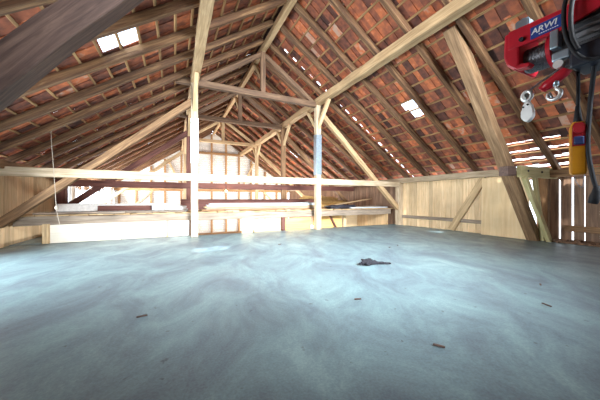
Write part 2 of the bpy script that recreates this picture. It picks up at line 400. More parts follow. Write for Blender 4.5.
# ------------------------------------------------------------------ roof: tiles on battens, two slopes
RAF_H, BAT_H = 0.17, 0.04
COURSE = 0.405
skylights = {+1: [(5.60, 6.25, 4.55, 5.0, 'r')], -1: []}
def roof_matrix(side):
    """local x runs down the slope from the ridge, local y along the ridge, z out of the roof"""
    ux = Vector((side*CA, 0, -SA)); uz = Vector((side*SA, 0, CA)); uy = uz.cross(ux)
    m = Matrix.Identity(4)
    for i, v in enumerate((ux, uy, uz)): m[0][i], m[1][i], m[2][i] = v
    m.translation = Vector((XK, 0, ZR)) + uz*RAF_H
    return m
SKY = {+1: [(5.70, 6.20, 11), (5.70, 6.20, 12), (14.9, 15.5, 11), (14.9, 15.5, 12)], -1: [(5.98, 6.45, 10), (5.98, 6.45, 11), (14.0, 14.5, 14)]}   # (y0, y1, course)
NC = 23
for side in (+1, -1):
    mw = roof_matrix(side); s_y = 1 if (mw.to_3x3() @ Vector((0, 1, 0))).y > 0 else -1
    bm = bmesh.new(); lay = tone_layer(bm)
    nc = NC if side > 0 else NC-1
    odd = False
    for c in range(nc):
        y = Y0 - 0.3 + (0.12 if c % 2 else 0)
        while y < YB + 0.4:
            w = 0.178
            ya, yb = y - random.uniform(0.006, 0.012), y + w + random.uniform(0.006, 0.012); odd = not odd
            mid = (ya+yb)/2
            skip = any(a < mid < b and c == cc for a, b, cc in SKY[side])
            slip = side > 0 and ya < 8.50 and yb > 8.36      # a column of tiles that has slipped apart
            if slip:
                g = random.uniform(0.026, 0.048) if c > 9 else random.uniform(0.022, 0.042)
                if c in (0, 7, 13): g = 0
                if mid < 8.43: yb = 8.43 - g
                else: ya = 8.43 + g
            eave = side > 0 and c >= 17 and 2.9 < ya < 4.5
            crack = side < 0 and c >= 14 and 9.6 < ya < 13.2 and random.random() < 0.45
            if not skip:
                t0 = c*COURSE + random.uniform(-0.012, 0.012)
                tn = min(1, max(0, random.gauss(0.5, 0.19)))
                rot = Matrix.Translation((t0, (ya+yb)/2*s_y, BAT_H+0.004+(0.019 if odd else 0))) @ Matrix.Rotation(0.045+random.uniform(-0.008, 0.008), 4, 'Y') @ Matrix.Rotation(random.uniform(-0.012, 0.012), 4, 'Z')
                hw = (yb-ya)/2
                add_box(bm, (-0.03, -hw, 0), (COURSE+(-0.09-0.03*(c-17) if eave else -0.03 if crack else 0.035), hw, 0.016), tn, lay, rot)
                if slip and mid < 8.43: add_box(bm, (-0.03, hw-0.05, 0.017), (COURSE*random.uniform(0.35, 0.6), hw+0.16, 0.03), tn, lay, rot)
            y += w
    roof = tag(mesh_obj('ceiling', bm, M['tile'], None, mw), kind='structure')
    for c in range(nc):
        x = c*COURSE + 0.03
        o = mesh_obj('batten', beam_bm(YB-Y0+0.6, 0.05, BAT_H, 0.004, 0.004, 60), M['batten'], roof,
                     frame(Vector((x, (Y0-0.3)*s_y, BAT_H/2)), Vector((x, (YB+0.3)*s_y, BAT_H/2)), (0, 0, 1)))
    k = 0
    for a, b, cc in SKY[side]:                            # a glass tile let into the clay ones
        bm = bmesh.new(); add_box(bm, (cc*COURSE-0.03, min(a*s_y, b*s_y)-0.12, BAT_H+0.030), (cc*COURSE+COURSE+0.02, max(a*s_y, b*s_y)+0.12, BAT_H+0.036))
        tag(mesh_obj('window_%d' % (3+k + (4 if side < 0 else 0)), bm, M['glass'], None, mw), kind='structure'); k += 1
# ridge capping
bm = bmesh.new()
y = Y0-0.3
while y < YB+0.3:
    zc = ZR + (RAF_H+BAT_H+0.03)/CA + 0.02
    for sgn in (1, -1):
        add_box(bm, (0, y, -0.01), (0.24, y+0.42, 0.01), None, None, Matrix.Translation((XK, 0, zc)) @ Matrix.Rotation(AN if sgn > 0 else math.pi-AN, 4, 'Y'))
    y += 0.4
tag(mesh_obj('trim_1', bm, M['tile']), kind='structure')

# ------------------------------------------------------------------ rafters
def zu(x): return ZR - SL*abs(x-XK)
RY = [2.40 + 1.035*k for k in range(20)]
def rafter(side, y, label, group):
    nrm = Vector((side*SA, 0, CA))*RAF_H/2
    dy = random.uniform(-0.02, 0.02)
    xe = 10.42 if side > 0 else XL-0.78
    p = Vector((XK+side*0.05, y, ZR-SL*0.05)) + nrm
    q = Vector((xe, y+dy, zu(xe))) + nrm
    beam('rafter', p, q, 0.125, RAF_H, 'rafter', label, 'rafter', group, jit=0.008)
n = len(RY)
for i, y in enumerate(RY):
    for side, nm in ((1, 'right'), (-1, 'left')):
        if side < 0 and i < 2: continue
        if i == 0: ln = 'brown right slope rafter in front of the big slanting post, behind the red hoist'
        elif i == 1: ln = 'brown roof rafter on the right slope lying directly above the big slanting post'
        elif i < 7:
            ln = ('brown roof rafter on the right slope, %s one beyond the big slanting post' % ORD[i-2]) if side > 0 else \
                 ('brown roof rafter on the left slope, %s one beyond the dark slanting post' % ORD[i-2])
            if side > 0 and i == 6: ln = 'brown right slope rafter running beside the row of daylight gaps'
        else: ln = 'brown roof rafter on the %s slope, %s counted from the whitewashed rear gable' % (nm, ORD[n-1-i])
        rafter(side, y, ln, 'rafters of the %s roof slope' % nm)

# ------------------------------------------------------------------ long roof timbers
beam('ridge_beam', (XK, Y0, ZR-0.10), (XK, YB, ZR-0.10), 0.17, 0.20, 'pale', 'pale ridge beam running the length of the roof under its peak', 'beam', jit=0.008)
beam('purlin', (XPR, Y0, ZP), (XPR, YB, ZP), 0.25, 0.26, 'pale', 'thick pale purlin carrying the right slope rafters', 'beam', 'purlins', jit=0.014)
beam('purlin', (XPL, Y0, ZP), (XPL, YB, ZP), 0.23, 0.26, 'pale', 'thick pale purlin carrying the left slope rafters', 'beam', 'purlins', jit=0.014)
beam('wall_plate', (XR-0.05, 4.1, 2.06), (XR-0.05, YB, 2.06), 0.22, 0.22, 'white_wood', 'pale wall plate beam along the top of the right plank wall', 'beam', 'wall plates')
beam('wall_plate', (9.78, Y0, 1.93), (9.78, 3.9, 1.93), 0.2, 0.2, 'old', 'brown wall plate beam above the gapped boards, behind the yellow pendant', 'beam', 'wall plates')
beam('wall_plate', (XL+0.07, Y0, 2.05), (XL+0.07, YB, 2.05), 0.22, 0.22, 'old', 'brown wall plate beam along the top of the left plank wall', 'beam', 'wall plates')

# ------------------------------------------------------------------ trusses
def collar(y, m, label, z=4.93):
    beam('collar_beam', (XPL-0.55, y, z), (XPR+0.2, y, z), 0.18, 0.20, m, label, 'beam', 'collar beams')
def king(y, m, where):
    beam('king_post', (XK, y, 4.95), (XK, y, ZR-0.15), 0.17, 0.17, m, 'short upright king post from the %s collar beam to the ridge' % where, 'post', 'king posts')
    for s, nm in ((-1, 'left'), (1, 'right')):
        beam('king_strut', (XK+s*0.08, y+0.02, ZR-0.28), (XK+s*2.05, y+0.02, 5.02), 0.14, 0.15, m, '%s slanting strut between the ridge and the end of the %s collar beam' % (nm, where), 'strut', 'king post struts')
    beam('ridge_brace', (XK, y+0.05, 5.50), (XK, y+1.0, ZR-0.16), 0.11, 0.13, 'tan', 'tan ridge brace rising behind the king post of the %s collar beam' % where, 'brace', 'ridge braces')
collar(Y1, 'brown', 'brown collar beam of the nearest truss, between the two tall pale posts')
collar(Y2, 'brown', 'brown collar beam of the middle truss, seen under the nearest one')
collar(Y3, 'tan', 'tan collar beam of the farthest truss, before the rear gable')
king(Y1, 'brown', 'nearest'); king(Y2, 'brown', 'middle'); king(Y3, 'tan', 'farthest')
def post(x, y, m, label, band=None, z0=0.0, w=0.21):
    o = beam('post', (x, y, z0), (x, y, ZP-0.12), w, w, m, label, 'post', 'purlin posts', up=(0, 1, 0))
    if band:
        inv = o.matrix_basis.inverted()
        box('post_band', (x-w/2-0.012, y-w/2-0.012, band[0]), (x+w/2+0.012, y+w/2+0.012, band[1]), 'zinc', o, 0.006, 1, inv, label='bluish metallic sleeve round the post')  # bluish metallic box round part of the post
    return o
post(XPL, Y1, 'white_wood', 'tall pale post under the left purlin, nearest row, with a bluish metallic sleeve', (2.35, 3.75))
post(XPR, Y1, 'white_wood', 'tall pale post under the right purlin, nearest row, with a bluish metallic sleeve', (2.15, 3.75))
post(XPL, Y2, 'red', 'dark red brown post standing just behind the tall pale left post', z0=-1.9)
post(XPR, Y2, 'old', 'brown post under the right purlin, middle truss', z0=-1.9)
post(XPL, Y3, 'tan', 'tan post under the left purlin, farthest truss', z0=-1.9)
post(XPR, Y3, 'tan', 'tan post under the right purlin, farthest truss', z0=-1.9)
for x, nm in ((XPL, 'left'), (XPR, 'right')):
    for y, wh in ((Y1, 'nearest'), (Y2, 'middle'), (Y3, 'farthest')):
        for s, fn in ((-1, 'near'), (1, 'far')):
            beam('knee_brace', (x, y+s*0.06, ZP-1.0), (x, y+s*0.85, ZP-0.12), 0.12, 0.14, 'tan',
                 'tan knee brace on the %s side of the %s %s post' % (fn, wh, nm), 'brace', 'purlin knee braces')
beam('tie_beam', (XL, Y1, ZT), (XR-0.02, Y1, ZT), 0.22, 0.23, 'white_wood', 'long pale tie beam across the front of the loft, at the tall pale posts', 'beam', 'tie beams')
beam('tie_beam', (XL, Y2, 1.80), (XR-0.02, Y2, 1.80), 0.22, 0.25, 'red', 'dark red brown tie beam behind the pale one', 'beam', 'tie beams')
beam('corner_post', (XR-0.06, Y1, -0.01), (XR-0.06, Y1, 1.98), 0.26, 0.26, 'white_wood', 'pale corner post where the right plank wall meets the tie beam', 'post', up=(0, 1, 0))
beam('wall_post', (XL+0.13, Y2-0.05, 0.0), (XL+0.13, Y2-0.05, 1.96), 0.3, 0.3, 'red', 'dark red brown post against the left wall beside the white window', 'post', up=(0, 1, 0))
# slanting struts of the trusses
def strut(p, q, w, h, m, label): beam('slanting_strut', p, q, w, h, m, label, 'strut', 'slanting truss struts', jit=0.01)
strut((XL+0.02, Y1+0.02, 0.56), (XPL-0.06, Y1+0.02, 4.30), 0.20, 0.20, 'old', 'grey brown slanting strut crossing the left end of the pale tie beam')
strut((XR-0.10, Y1+0.02, 0.72), (XPR+0.06, Y1+0.02, 4.72), 0.18, 0.19, 'pale', 'pale slanting strut crossing the right end of the pale tie beam')
strut((XL+0.02, Y2+0.03, 0.72), (XPL-0.06, Y2+0.03, 4.15), 0.20, 0.20, 'red', 'dark red slanting strut behind the grey brown one on the left')
strut((XR-0.10, Y2+0.03, 0.72), (XPR+0.06, Y2+0.03, 4.55), 0.18, 0.18, 'old', 'brown slanting strut behind the pale one on the right')
strut((XL+0.02, Y3, 0.72), (XPL-0.06, Y3, 4.15), 0.18, 0.18, 'tan', 'tan slanting strut of the farthest truss on the left')
strut((XR-0.10, Y3, 0.72), (XPR+0.06, Y3, 4.55), 0.18, 0.18, 'tan', 'tan slanting strut of the farthest truss on the right')
# the near truss with its leaning posts
beam('slanting_post', (-3.62, YN, -0.02), (0.50, YN, 5.08), 0.26, 0.33, 'dark', 'huge dark slanting post under the left roof slope, crossing the upper corner', 'post', 'slanting posts', jit=0.015)
beam('slanting_post', (9.56, YN+0.08, -0.02), (5.52, YN-0.05, 5.02), 0.26, 0.28, 'midtan', 'big brown slanting post rising from the floor beside the plywood sheet', 'post', 'slanting posts', jit=0.012)
g = beam('cross_tie', (8.1, YN-0.17, 1.93), (10.15, YN-0.17, 1.95), 0.10, 0.30, 'green', 'short greenish new cross timber bolted to the big slanting post', 'beam')
gi = g.matrix_basis.inverted()
for bx in (8.45, 9.2):
    bmb = bmesh.new(); add_cyl(bmb, (bx, YN-0.225, 1.95), (0, 1, 0), 0.028, 0.03, 8)
    mesh_obj('bolt', bmb, M['black'], g, gi)
beam('beam_stub', (7.42, YN-0.14, 1.90), (7.80, YN-0.14, 1.92), 0.2, 0.24, 'dark', 'dark red timber stub end sticking out left of the big slanting post', 'beam')
beam('prop', (8.22, YN-0.24, 1.78), (9.58, YN-0.24, 0.0), 0.1, 0.15, 'green', 'greenish prop leaning beside the big slanting post', 'prop')
beam('upright_prop', (9.02, YN-0.14, 1.80), (9.58, YN-0.10, 0.02), 0.10, 0.13, 'green', 'steep greenish prop under the bolted cross timber', 'prop')
beam('wall_stud', (10.02, 3.76, -0.01), (10.02, 3.76, 1.86), 0.24, 0.24, 'old', 'brown upright wall stud carrying the end of the greenish cross timber', 'post', up=(0, 1, 0))

# ------------------------------------------------------------------ right wall fittings
bm = bmesh.new(); add_box(bm, (0, -0.65, -0.015), (1.90, 0.65, 0.015))
bmesh.ops.bevel(bm, geom=bm.edges[:], offset=0.004, segments=1, affect='EDGES')
ply_m = Matrix.Translation((XR-0.235, 4.53, 0.0)) @ Matrix.Rotation(math.radians(-88.0), 4, 'Y')
tag(mesh_obj('plywood_sheet', bm, M['ply'], None, ply_m), 'large pale plywood sheet leaning upright against the right plank wall', 'board')
beam('wall_brace', (XR-0.02, 5.2, 1.95), (XR-0.02, 6.38, 0.02), 0.24, 0.08, 'tan', 'tan diagonal brace nailed on the pale plank wall left of the plywood sheet', 'brace', up=(1, 0, 0))
beam('wall_rail', (XR, 5.0, 0.40), (XR, 8.8, 0.40), 0.06, 0.13, 'grey', 'low grey rail across the foot of the pale plank wall', 'rail')
beam('wall_rail', (10.12, Y0, 0.36), (10.12, 3.35, 0.36), 0.09, 0.17, 'old', 'low brown rail across the dark gapped boards under the pendant', 'rail')
# loose dirt and brick crumbs along the foot of the gapped boards
bm = bmesh.new()
for i in range(520):
    y = random.uniform(-1.5, 3.6); x = 9.62 + random.random()**1.6*0.54; r = random.uniform(0.012, 0.05)
    d = Matrix.Translation((x, y, random.uniform(0, 0.05))) @ Matrix.Rotation(random.uniform(0, 3), 4, 'Z') @ Matrix.Rotation(random.uniform(-.6, .6), 4, 'X')
    add_box(bm, (-r, -r*0.7, -r*0.5), (r, r*0.7, r*0.5), None, None, d)
add_box(bm, (9.64, -2.9, -0.1), (10.18, 3.7, 0.02))
tag(mesh_obj('dirt', bm, M['dirt']), 'brown dirt and brick crumbs along the foot of the gapped boards', 'dirt', kind='stuff')

# ------------------------------------------------------------------ panels closing the front of the loft
def panel(name, x0, x1, y, z0, z1, m, label, t=0.025):
    bm = bmesh.new(); add_box(bm, (0, -t/2, 0), (x1-x0, t/2, z1-z0)); bmesh.ops.bevel(bm, geom=bm.edges[:], offset=0.004, segments=1, affect='EDGES')
    return tag(mesh_obj(name, bm, M[m], None, Matrix.Translation((x0, y, z0))), label, 'board', 'low sheets below the loft edge')
panel('plywood_sheet', -3.05, -1.45, 9.24, 0, 0.50, 'fibre', 'white low panel at the floor edge nearest the left wall')
panel('plywood_sheet', -1.44, -0.25, 9.24, 0, 0.50, 'fibre', 'white low panel in the middle of the left row of panels')
panel('plywood_sheet', -0.20, 0.42, 9.24, 0, 0.50, 'fibre', 'narrow white low panel right beside the tall pale left post')
panel('plywood_sheet', 2.15, 2.55, 9.20, -0.1, 0.50, 'ply', 'narrow pale upright panel at the edge of the dark gap')
panel('plywood_sheet', 2.60, 3.66, 9.24, -0.1, 0.48, 'tan', 'pale plywood panel beside the dark gap under the loft edge')
panel('plywood_sheet', 3.82, 4.98, 9.24, -0.1, 0.46, 'amber', 'amber plywood panel left of the tall pale right post')
panel('plywood_sheet', 5.45, 6.95, 9.9, -0.1, 0.46, 'amber', 'amber plywood panel right of the tall pale right post')
beam('short_upright', (-0.225, 9.20, 0), (-0.225, 9.20, 0.5), 0.06, 0.06, 'tan', 'thin brown upright between two white low panels', 'stud', 'short uprights below the loft edge', up=(0, 1, 0))
beam('short_upright', (-3.13, 9.24, 0), (-3.13, 9.24, 0.52), 0.13, 0.13, 'tan', 'tan short upright at the left end of the white low panels', 'stud', 'short uprights below the loft edge', up=(0, 1, 0))
beam('short_upright', (3.74, 9.18, 0), (3.74, 9.18, 0.5), 0.13, 0.13, 'red', 'dark short upright between the pale and amber plywood panels', 'stud', 'short uprights below the loft edge', up=(0, 1, 0))
beam('short_upright', (7.1, 9.9, -0.3), (7.1, 9.9, 0.46), 0.14, 0.14, 'tan', 'tan short upright at the right end of the amber panels', 'stud', 'short uprights below the loft edge', up=(0, 1, 0))
beam('leaning_board', (6.25, 9.80, 0.46), (6.55, 9.75, -0.1), 0.05, 0.13, 'red', 'dark short board leaning on the amber panel right of the tall pale post', 'board', up=(0, 1, 0))
plank_wall('trim_2', 9.2, 0.03, 9.3, 11.6, -0.3, 0.50, 0.2, 0.004, 'plank_mid')
# lower inner wall beyond the floor edge
plank_wall('trim_4', XL+0.02, 0.03, 8.6, 11.75, -0.02, 0.56, 0.21, 0.004, 'plank_pale')
box('trim_3', (7.2, 11.6, -1.9), (9.5, 11.66, 0.5), 'ply', kind='structure')

# ------------------------------------------------------------------ the loft platform and what lies on it
pf = empty('loft_platform', (2.8, 9.4, 0.45))
PB = Matrix.Translation((2.8, 9.4, 0.45))
tag(pf, 'raised loft platform of rough boards on a pale edge beam behind the posts', 'platform')
beam('edge_beam', (XL+0.1, 9.42, 0.60), (9.45, 9.42, 0.60), 0.18, 0.24, 'grey', parent=pf, base=PB, jit=0.012)
beam('rear_beam', (XL+0.1, 13.4, 0.58), (9.45, 13.4, 0.58), 0.2, 0.22, 'old', parent=pf, base=PB)
for i in range(9):
    xj = -3.2 + i*1.5
    beam('joist', (xj, 9.5, 0.60), (xj, 13.4, 0.60), 0.12, 0.18, 'old', parent=pf, base=PB)
bm = bmesh.new(); lay = tone_layer(bm); x = XL+0.1
while x < 9.4:
    w = random.uniform(0.16, 0.26)
    add_box(bm, (x, 9.30+random.uniform(-0.05, 0.12), 0.725+random.uniform(0, 0.012)), (x+w-0.008, 13.6+random.uniform(-0.2, 0.2), 0.755+random.uniform(0, 0.012)), random.uniform(0.7, 1.1), lay)
    x += w
bm.transform(PB.inverted())
mesh_obj('plank_deck', bm, M['plank_mid'], pf)
ZD = 0.77
def board(x0, x1, y, z, w, h, m, label, group, dy=0.0, dz=0.0):
    beam('board', (x0, y, z+h/2), (x1, y+dy, z+h/2+dz), w, h, m, label, 'board', group, jit=0.004, ch=0.004)
z = ZD + 0.005
for k, (m, h, x0, x1, nm) in enumerate([('old', 0.05, 0.85, 5.75, 'brown board at the bottom of the stack behind the tall pale posts'),
                                    ('grey', 0.05, 1.0, 5.70, 'grey board second from the bottom of the stack between the tall posts'),
                                    ('pale', 0.05, 0.95, 5.60, 'pale board third from the bottom of the stack between the tall posts'),
                                    ('sheet', 0.05, 1.05, 5.78, 'blue grey board fourth from the bottom of the stack between the tall posts'),
                                    ('sheet', 0.05, 1.15, 5.65, 'blue grey board on top of the stack between the tall posts')]):
    board(x0, x1, 9.95+0.02*k, z, 0.62-0.04*k, h, m, nm, 'boards stacked on the loft platform'); z += h + 0.004
board(0.2, 6.2, 11.35, ZD+0.005, 0.26, 0.42, 'red', 'long dark red squared timber lying behind the stacked boards', 'timbers on the loft platform')
for k, (x0, x1, y, m, nm) in enumerate([(-3.5, 0.3, 9.62, 'grey', 'long grey board lying along the left loft edge, front one'),
                                    (-3.1, 0.4, 9.90, 'sheet', 'long blue grey board lying along the left loft edge, middle one'),
                                    (-3.3, 0.2, 10.18, 'grey', 'long grey board lying along the left loft edge, rear one')]):
    board(x0, x1, y, ZD+0.005, 0.24, 0.045, m, nm, 'boards lying along the left loft edge', dy=random.uniform(-.04, .04))
board(-2.3, -0.75, 10.7, ZD+0.005, 0.3, 0.20, 'red', 'short dark red squared timber lying on the left of the platform', 'timbers on the loft platform')
board(-3.6, 0.0, 11.6, ZD+0.005, 0.5, 0.26, 'cloth_white', 'pale wide timber lying far back on the left of the platform', 'timbers on the loft platform')
# ragged bark-edged off-cuts on the platform edge
for k, (x, y, l, a) in enumerate([(-3.0, 9.45, 0.8, 0.1), (-2.05, 9.42, 0.7, -0.06), (-1.2, 9.44, 0.75, 0.05), (-0.35, 9.42, 0.6, -0.05), (1.6, 9.43, 0.5, 0.08), (3.9, 9.44, 0.7, 0.04)]):
    beam('offcut', (x, y, ZD+0.022), (x+l, y+l*a, ZD+0.026), 0.13, 0.036, 'grey', 'grey wood offcut on the platform edge, %s from the left wall' % ORD[k], 'offcut', 'offcuts on the platform edge', jit=0.012)
# box and sack at the left post
bx = box('crate', (-0.72, 10.25, ZD), (-0.36, 10.6, ZD+0.24), 'sheet', None, 0.012, label='light blue grey box standing left of the tall pale left post', cat='box')
box('crate_lid', (-0.74, 10.23, ZD+0.235), (-0.34, 10.62, ZD+0.265), 'sheet', bx, 0.006)
def blob(name, c, r, m, amp, label, cat, seed, sub=3, flat=True, kind=None):
    rnd = random.Random(seed); bm = bmesh.new(); bmesh.ops.create_icosphere(bm, subdivisions=sub, radius=1)
    from mathutils import noise
    o = Vector((rnd.uniform(0, 50), rnd.uniform(0, 50), 0))
    for v in bm.verts:
        k = 1 + amp*noise.noise(v.co*2.1+o) + amp*0.6*noise.noise(v.co*5+o)
        v.co = Vector((v.co.x*r[0]*k, v.co.y*r[1]*k, v.co.z*r[2]*k))
        if flat and v.co.z < -r[2]*0.55: v.co.z = -r[2]*0.55
    return tag(mesh_obj(name, bm, M[m], None, Matrix.Translation((c[0], c[1], c[2]+r[2]*0.55 if flat else c[2])), True), label, cat, kind=kind)
blob('sack', (0.02, 10.4, ZD), (0.40, 0.24, 0.15), 'cloth_white', 0.25, 'white crumpled sack lying beside the light blue box', 'sack', 3)
blob('tarpaulin', (6.9, 9.85, ZD), (0.75, 0.32, 0.11), 'tarp', 0.45, 'black crumpled tarpaulin on the platform right of the tall pale post', 'tarpaulin', 5, 4)
blob('sack', (5.62, 10.75, ZD), (0.42, 0.3, 0.2), 'grey', 0.3, 'grey brown sack lying at the right end of the stacked boards', 'sack', 8)
blob('hay_heap', (7.3, 12.7, ZD), (1.7, 0.75, 0.36), 'hay', 0.45, 'heap of ochre hay at the rear right of the platform', 'hay', 11, 4, kind='stuff')
beam('board', (6.6, 10.4, ZD+0.12), (9.3, 10.6, 1.22), 0.2, 0.04, 'pale', 'pale board tilted up towards the right wall', 'board', 'timbers on the loft platform')
beam('board', (6.9, 10.15, ZD+0.03), (9.4, 10.15, ZD+0.06), 0.34, 0.06, 'grey', 'grey board lying flat at the right end of the platform', 'board', 'timbers on the loft platform')
beam('board', (7.2, 9.62, ZD+0.03), (9.4, 9.62, ZD+0.03), 0.24, 0.05, 'sheet', 'blue grey board lying at the right front edge of the platform', 'board', 'timbers on the loft platform')

# ------------------------------------------------------------------ windows of the rear left wall
def window(name, y0, y1, z0, z1, nm):
    bm = bmesh.new(); x = XL
    for a, b in (((y0-0.05, z0-0.05), (y1+0.05, z0+0.03)), ((y0-0.05, z1-0.03), (y1+0.05, z1+0.05)), ((y0-0.05, z0+0.03), (y0+0.03, z1-0.03)), ((y1-0.03, z0+0.03), (y1+0.05, z1-0.03))):
        add_box(bm, (x-0.07, a[0], a[1]), (x+0.02, b[0], b[1]))
    for k in range(1, nm):
        yc = y0+(y1-y0)*k/nm; add_box(bm, (x-0.05, yc-0.03, z0+0.03), (x+0.01, yc+0.03, z1-0.03))
    w = tag(mesh_obj(name, bm, M['white_paint']), kind='structure')
    bm = bmesh.new(); add_box(bm, (x-0.034, y0+0.03, z0+0.03), (x-0.028, y1-0.03, z1-0.03)); mesh_obj('pane', bm, M['glass'], w)
window('window_1', 13.02, 13.88, 1.0, 1.76, 1)
window('window_2', 14.35, 21.35, 0.9, 1.9, 6)

# ------------------------------------------------------------------ hanging bulb and cord
bl = empty('hanging_lamp', (2.14, 12.28, 1.68)); tag(bl, 'small glowing bulb hanging below the dark tie beam', 'lamp')
bm = bmesh.new(); bmesh.ops.create_uvsphere(bm, u_segments=16, v_segments=12, radius=0.045)
for v in bm.verts:
    if v.co.z > 0.02: v.co.x *= 0.7; v.co.y *= 0.7
mesh_obj('bulb', bm, M['bulb'], bl, Matrix.Translation((0, 0, -0.10)), True)
cyl('socket', (0, 0, -0.03), (0, 0, 1), 0.024, 0.07, 'porcelain', bl, 14)
tube('flex', [(0, 0, 0), (0.01, 0.03, 0.06), (0, 0.09, 0.12)], 0.006, 'black', bl, 6)
pl = bpy.data.lights.new('bulb_light', 'POINT'); pl.energy = 14; pl.color = (1.0, 0.7, 0.35); pl.shadow_soft_size = 0.05
po = bpy.data.objects.new('bulb_light', pl); po.location = (0, -0.07, -0.12); link(po, bl)
c0 = empty('pull_rope', (-2.72, 8.60, 3.0)); tag(c0, 'thin pale cord hanging from a rafter in front of the left tie beam', 'rope')
tube('cord', [(-0.10, 0, 0.0), (-0.09, 0, -0.4), (-0.04, 0.0, -1.2), (0.0, 0.01, -2.0), (0.06, 0.02, -2.45)], 0.006, 'rope', c0, 6)
blob_k = bmesh.new(); bmesh.ops.create_icosphere(blob_k, subdivisions=2, radius=0.04); mesh_obj('knot', blob_k, M['rope'], c0, Matrix.Translation((0, 0.01, -2.02)) @ Matrix.Scale(1.5, 4, (0, 0, 1)), True)

# ------------------------------------------------------------------ bits on the floor
rg = blob('rag', (3.20, 3.72, 0.0), (0.15, 0.085, 0.06), 'rag', 0.5, 'dark crumpled rag with a trailing end lying on the cement floor', 'rag', 21, 4)
tube('trailing_end', [(0.08, -0.02, -0.012), (0.2, -0.055, -0.018), (0.30, -0.10, -0.02), (0.40, -0.17, -0.024)], [0.03]*6+[0.024]*6+[0.016]*6+[0.006], 'rag', rg, 8)
chips = [(4.75, 4.75, 0.3, 'beside a second one, beyond the dark rag'), (5.15, 4.85, 0.9, 'farthest right of the dark rag'), (1.95, 1.35, 2.1, 'near the bottom edge of the floor'), (3.75, 1.35, 1.2, 'in the lower right of the floor'),
         (4.55, 1.75, 0.4, 'near the lower right corner of the floor'), (-0.35, 3.05, 0.2, 'on the left half of the floor'), (2.0, 2.45, 2.8, 'in the middle of the floor'), (2.45, 6.35, 0.1, 'in front of the amber panels')]
for x, y, a, nm in chips:
    l = random.uniform(0.05, 0.10); d = Vector((math.cos(a), math.sin(a), 0))*l
    beam('wood_chip', Vector((x, y, 0.008)), Vector((x, y, 0.010))+d, 0.02, 0.012, 'dark', 'small brown wood chip lying %s' % nm, 'wood chip', 'wood chips on the floor', jit=0.003, ch=0.003)

# ------------------------------------------------------------------ electric hoist
HX, HY, HZ = 1.30, 0.588, 1.80
hoist = empty('electric_hoist', (HX, HY, HZ), -math.pi/2)   # local x runs along the drum towards the motor, local y away from the viewer
tag(hoist, 'red electric wire rope hoist with a blue label hanging under the roof', 'hoist')
# gearbox end cover: rounded plate
prism('end_plate', [(0.003, 0.070), (0.035, 0.072), (0.055, 0.068), (0.055, -0.07), (0.04, -0.09), (0.012, -0.06), (0.0, -0.02)], -0.085, 0.075, 'hoist_red', hoist, 0.008)
prism('lower_guard', [(0.03, -0.072), (0.045, -0.088), (0.082, -0.094), (0.092, -0.084), (0.085, -0.076), (0.06, -0.072)], -0.085, -0.05, 'hoist_red', hoist, 0.004)
# top channel
prism('top_channel', [(0.02, 0.074), (0.20, 0.062), (0.20, -0.010), (0.165, -0.010), (0.05, -0.002), (0.02, 0.0)], -0.088, -0.080, 'hoist_red', hoist, 0.003)
box('channel_top', (0.03, -0.085, 0.056), (0.42, 0.075, 0.063), 'hoist_red', hoist, 0.003)
prism('motor_cowl', [(0.185, 0.066), (0.46, 0.07), (0.46, 0.012), (0.40, 0.016), (0.30, 0.020), (0.215, 0.0), (0.19, -0.012), (0.185, -0.015)], -0.092, -0.082, 'hoist_red', hoist, 0.003)
# drum with rope
bm = bmesh.new(); add_cyl(bm, (0.09, -0.01, -0.045), (1, 0, 0), 0.042, 0.085, 28); mesh_obj('drum', bm, M['motor'], hoist, None, True)
bm = bmesh.new()
pts = [(0.055+0.068*i/160, -0.01+0.046*math.cos(i*0.6), -0.045+0.046*math.sin(i*0.6)) for i in range(161)]
add_tube(bm, pts, 0.0028, 6); mesh_obj('wound_rope', bm, M['wire'], hoist, None, True)
cyl('drum_flange', (0.134, -0.01, -0.042), (1, 0, 0), 0.062, 0.012, 'hoist_red', hoist, 32, 0.002)
cyl('brake_housing', (0.165, -0.005, -0.035), (1, 0, 0), 0.05, 0.05, 'motor', hoist, 28, 0.004)
box('limit_switch', (0.148, -0.092, -0.065), (0.172, -0.06, 0.0), 'zinc', hoist, 0.004)
box('terminal_clamp', (0.150, -0.085, -0.11), (0.20, -0.045, -0.078), 'zinc', hoist, 0.006)
cyl('rope_guide', (0.17, -0.075, -0.125), (0, 1, 0), 0.014, 0.03, 'chrome', hoist, 16, 0.002)
# motor with cooling fins
bm = bmesh.new(); add_cyl(bm, (0.33, -0.005, -0.03), (1, 0, 0), 0.058, 0.26, 32)
for k in range(20):
    a = k*2*math.pi/20
    add_box(bm, (0.205, -0.003, 0.05), (0.455, 0.003, 0.076), None, None, Matrix.Translation((0, -0.005, -0.03)) @ Matrix.Rotation(a, 4, 'X'))
mesh_obj('motor', bm, M['motor'], hoist)
box('control_box', (0.195, -0.082, -0.152), (0.38, 0.04, -0.082), 'blackbox', hoist, 0.008)
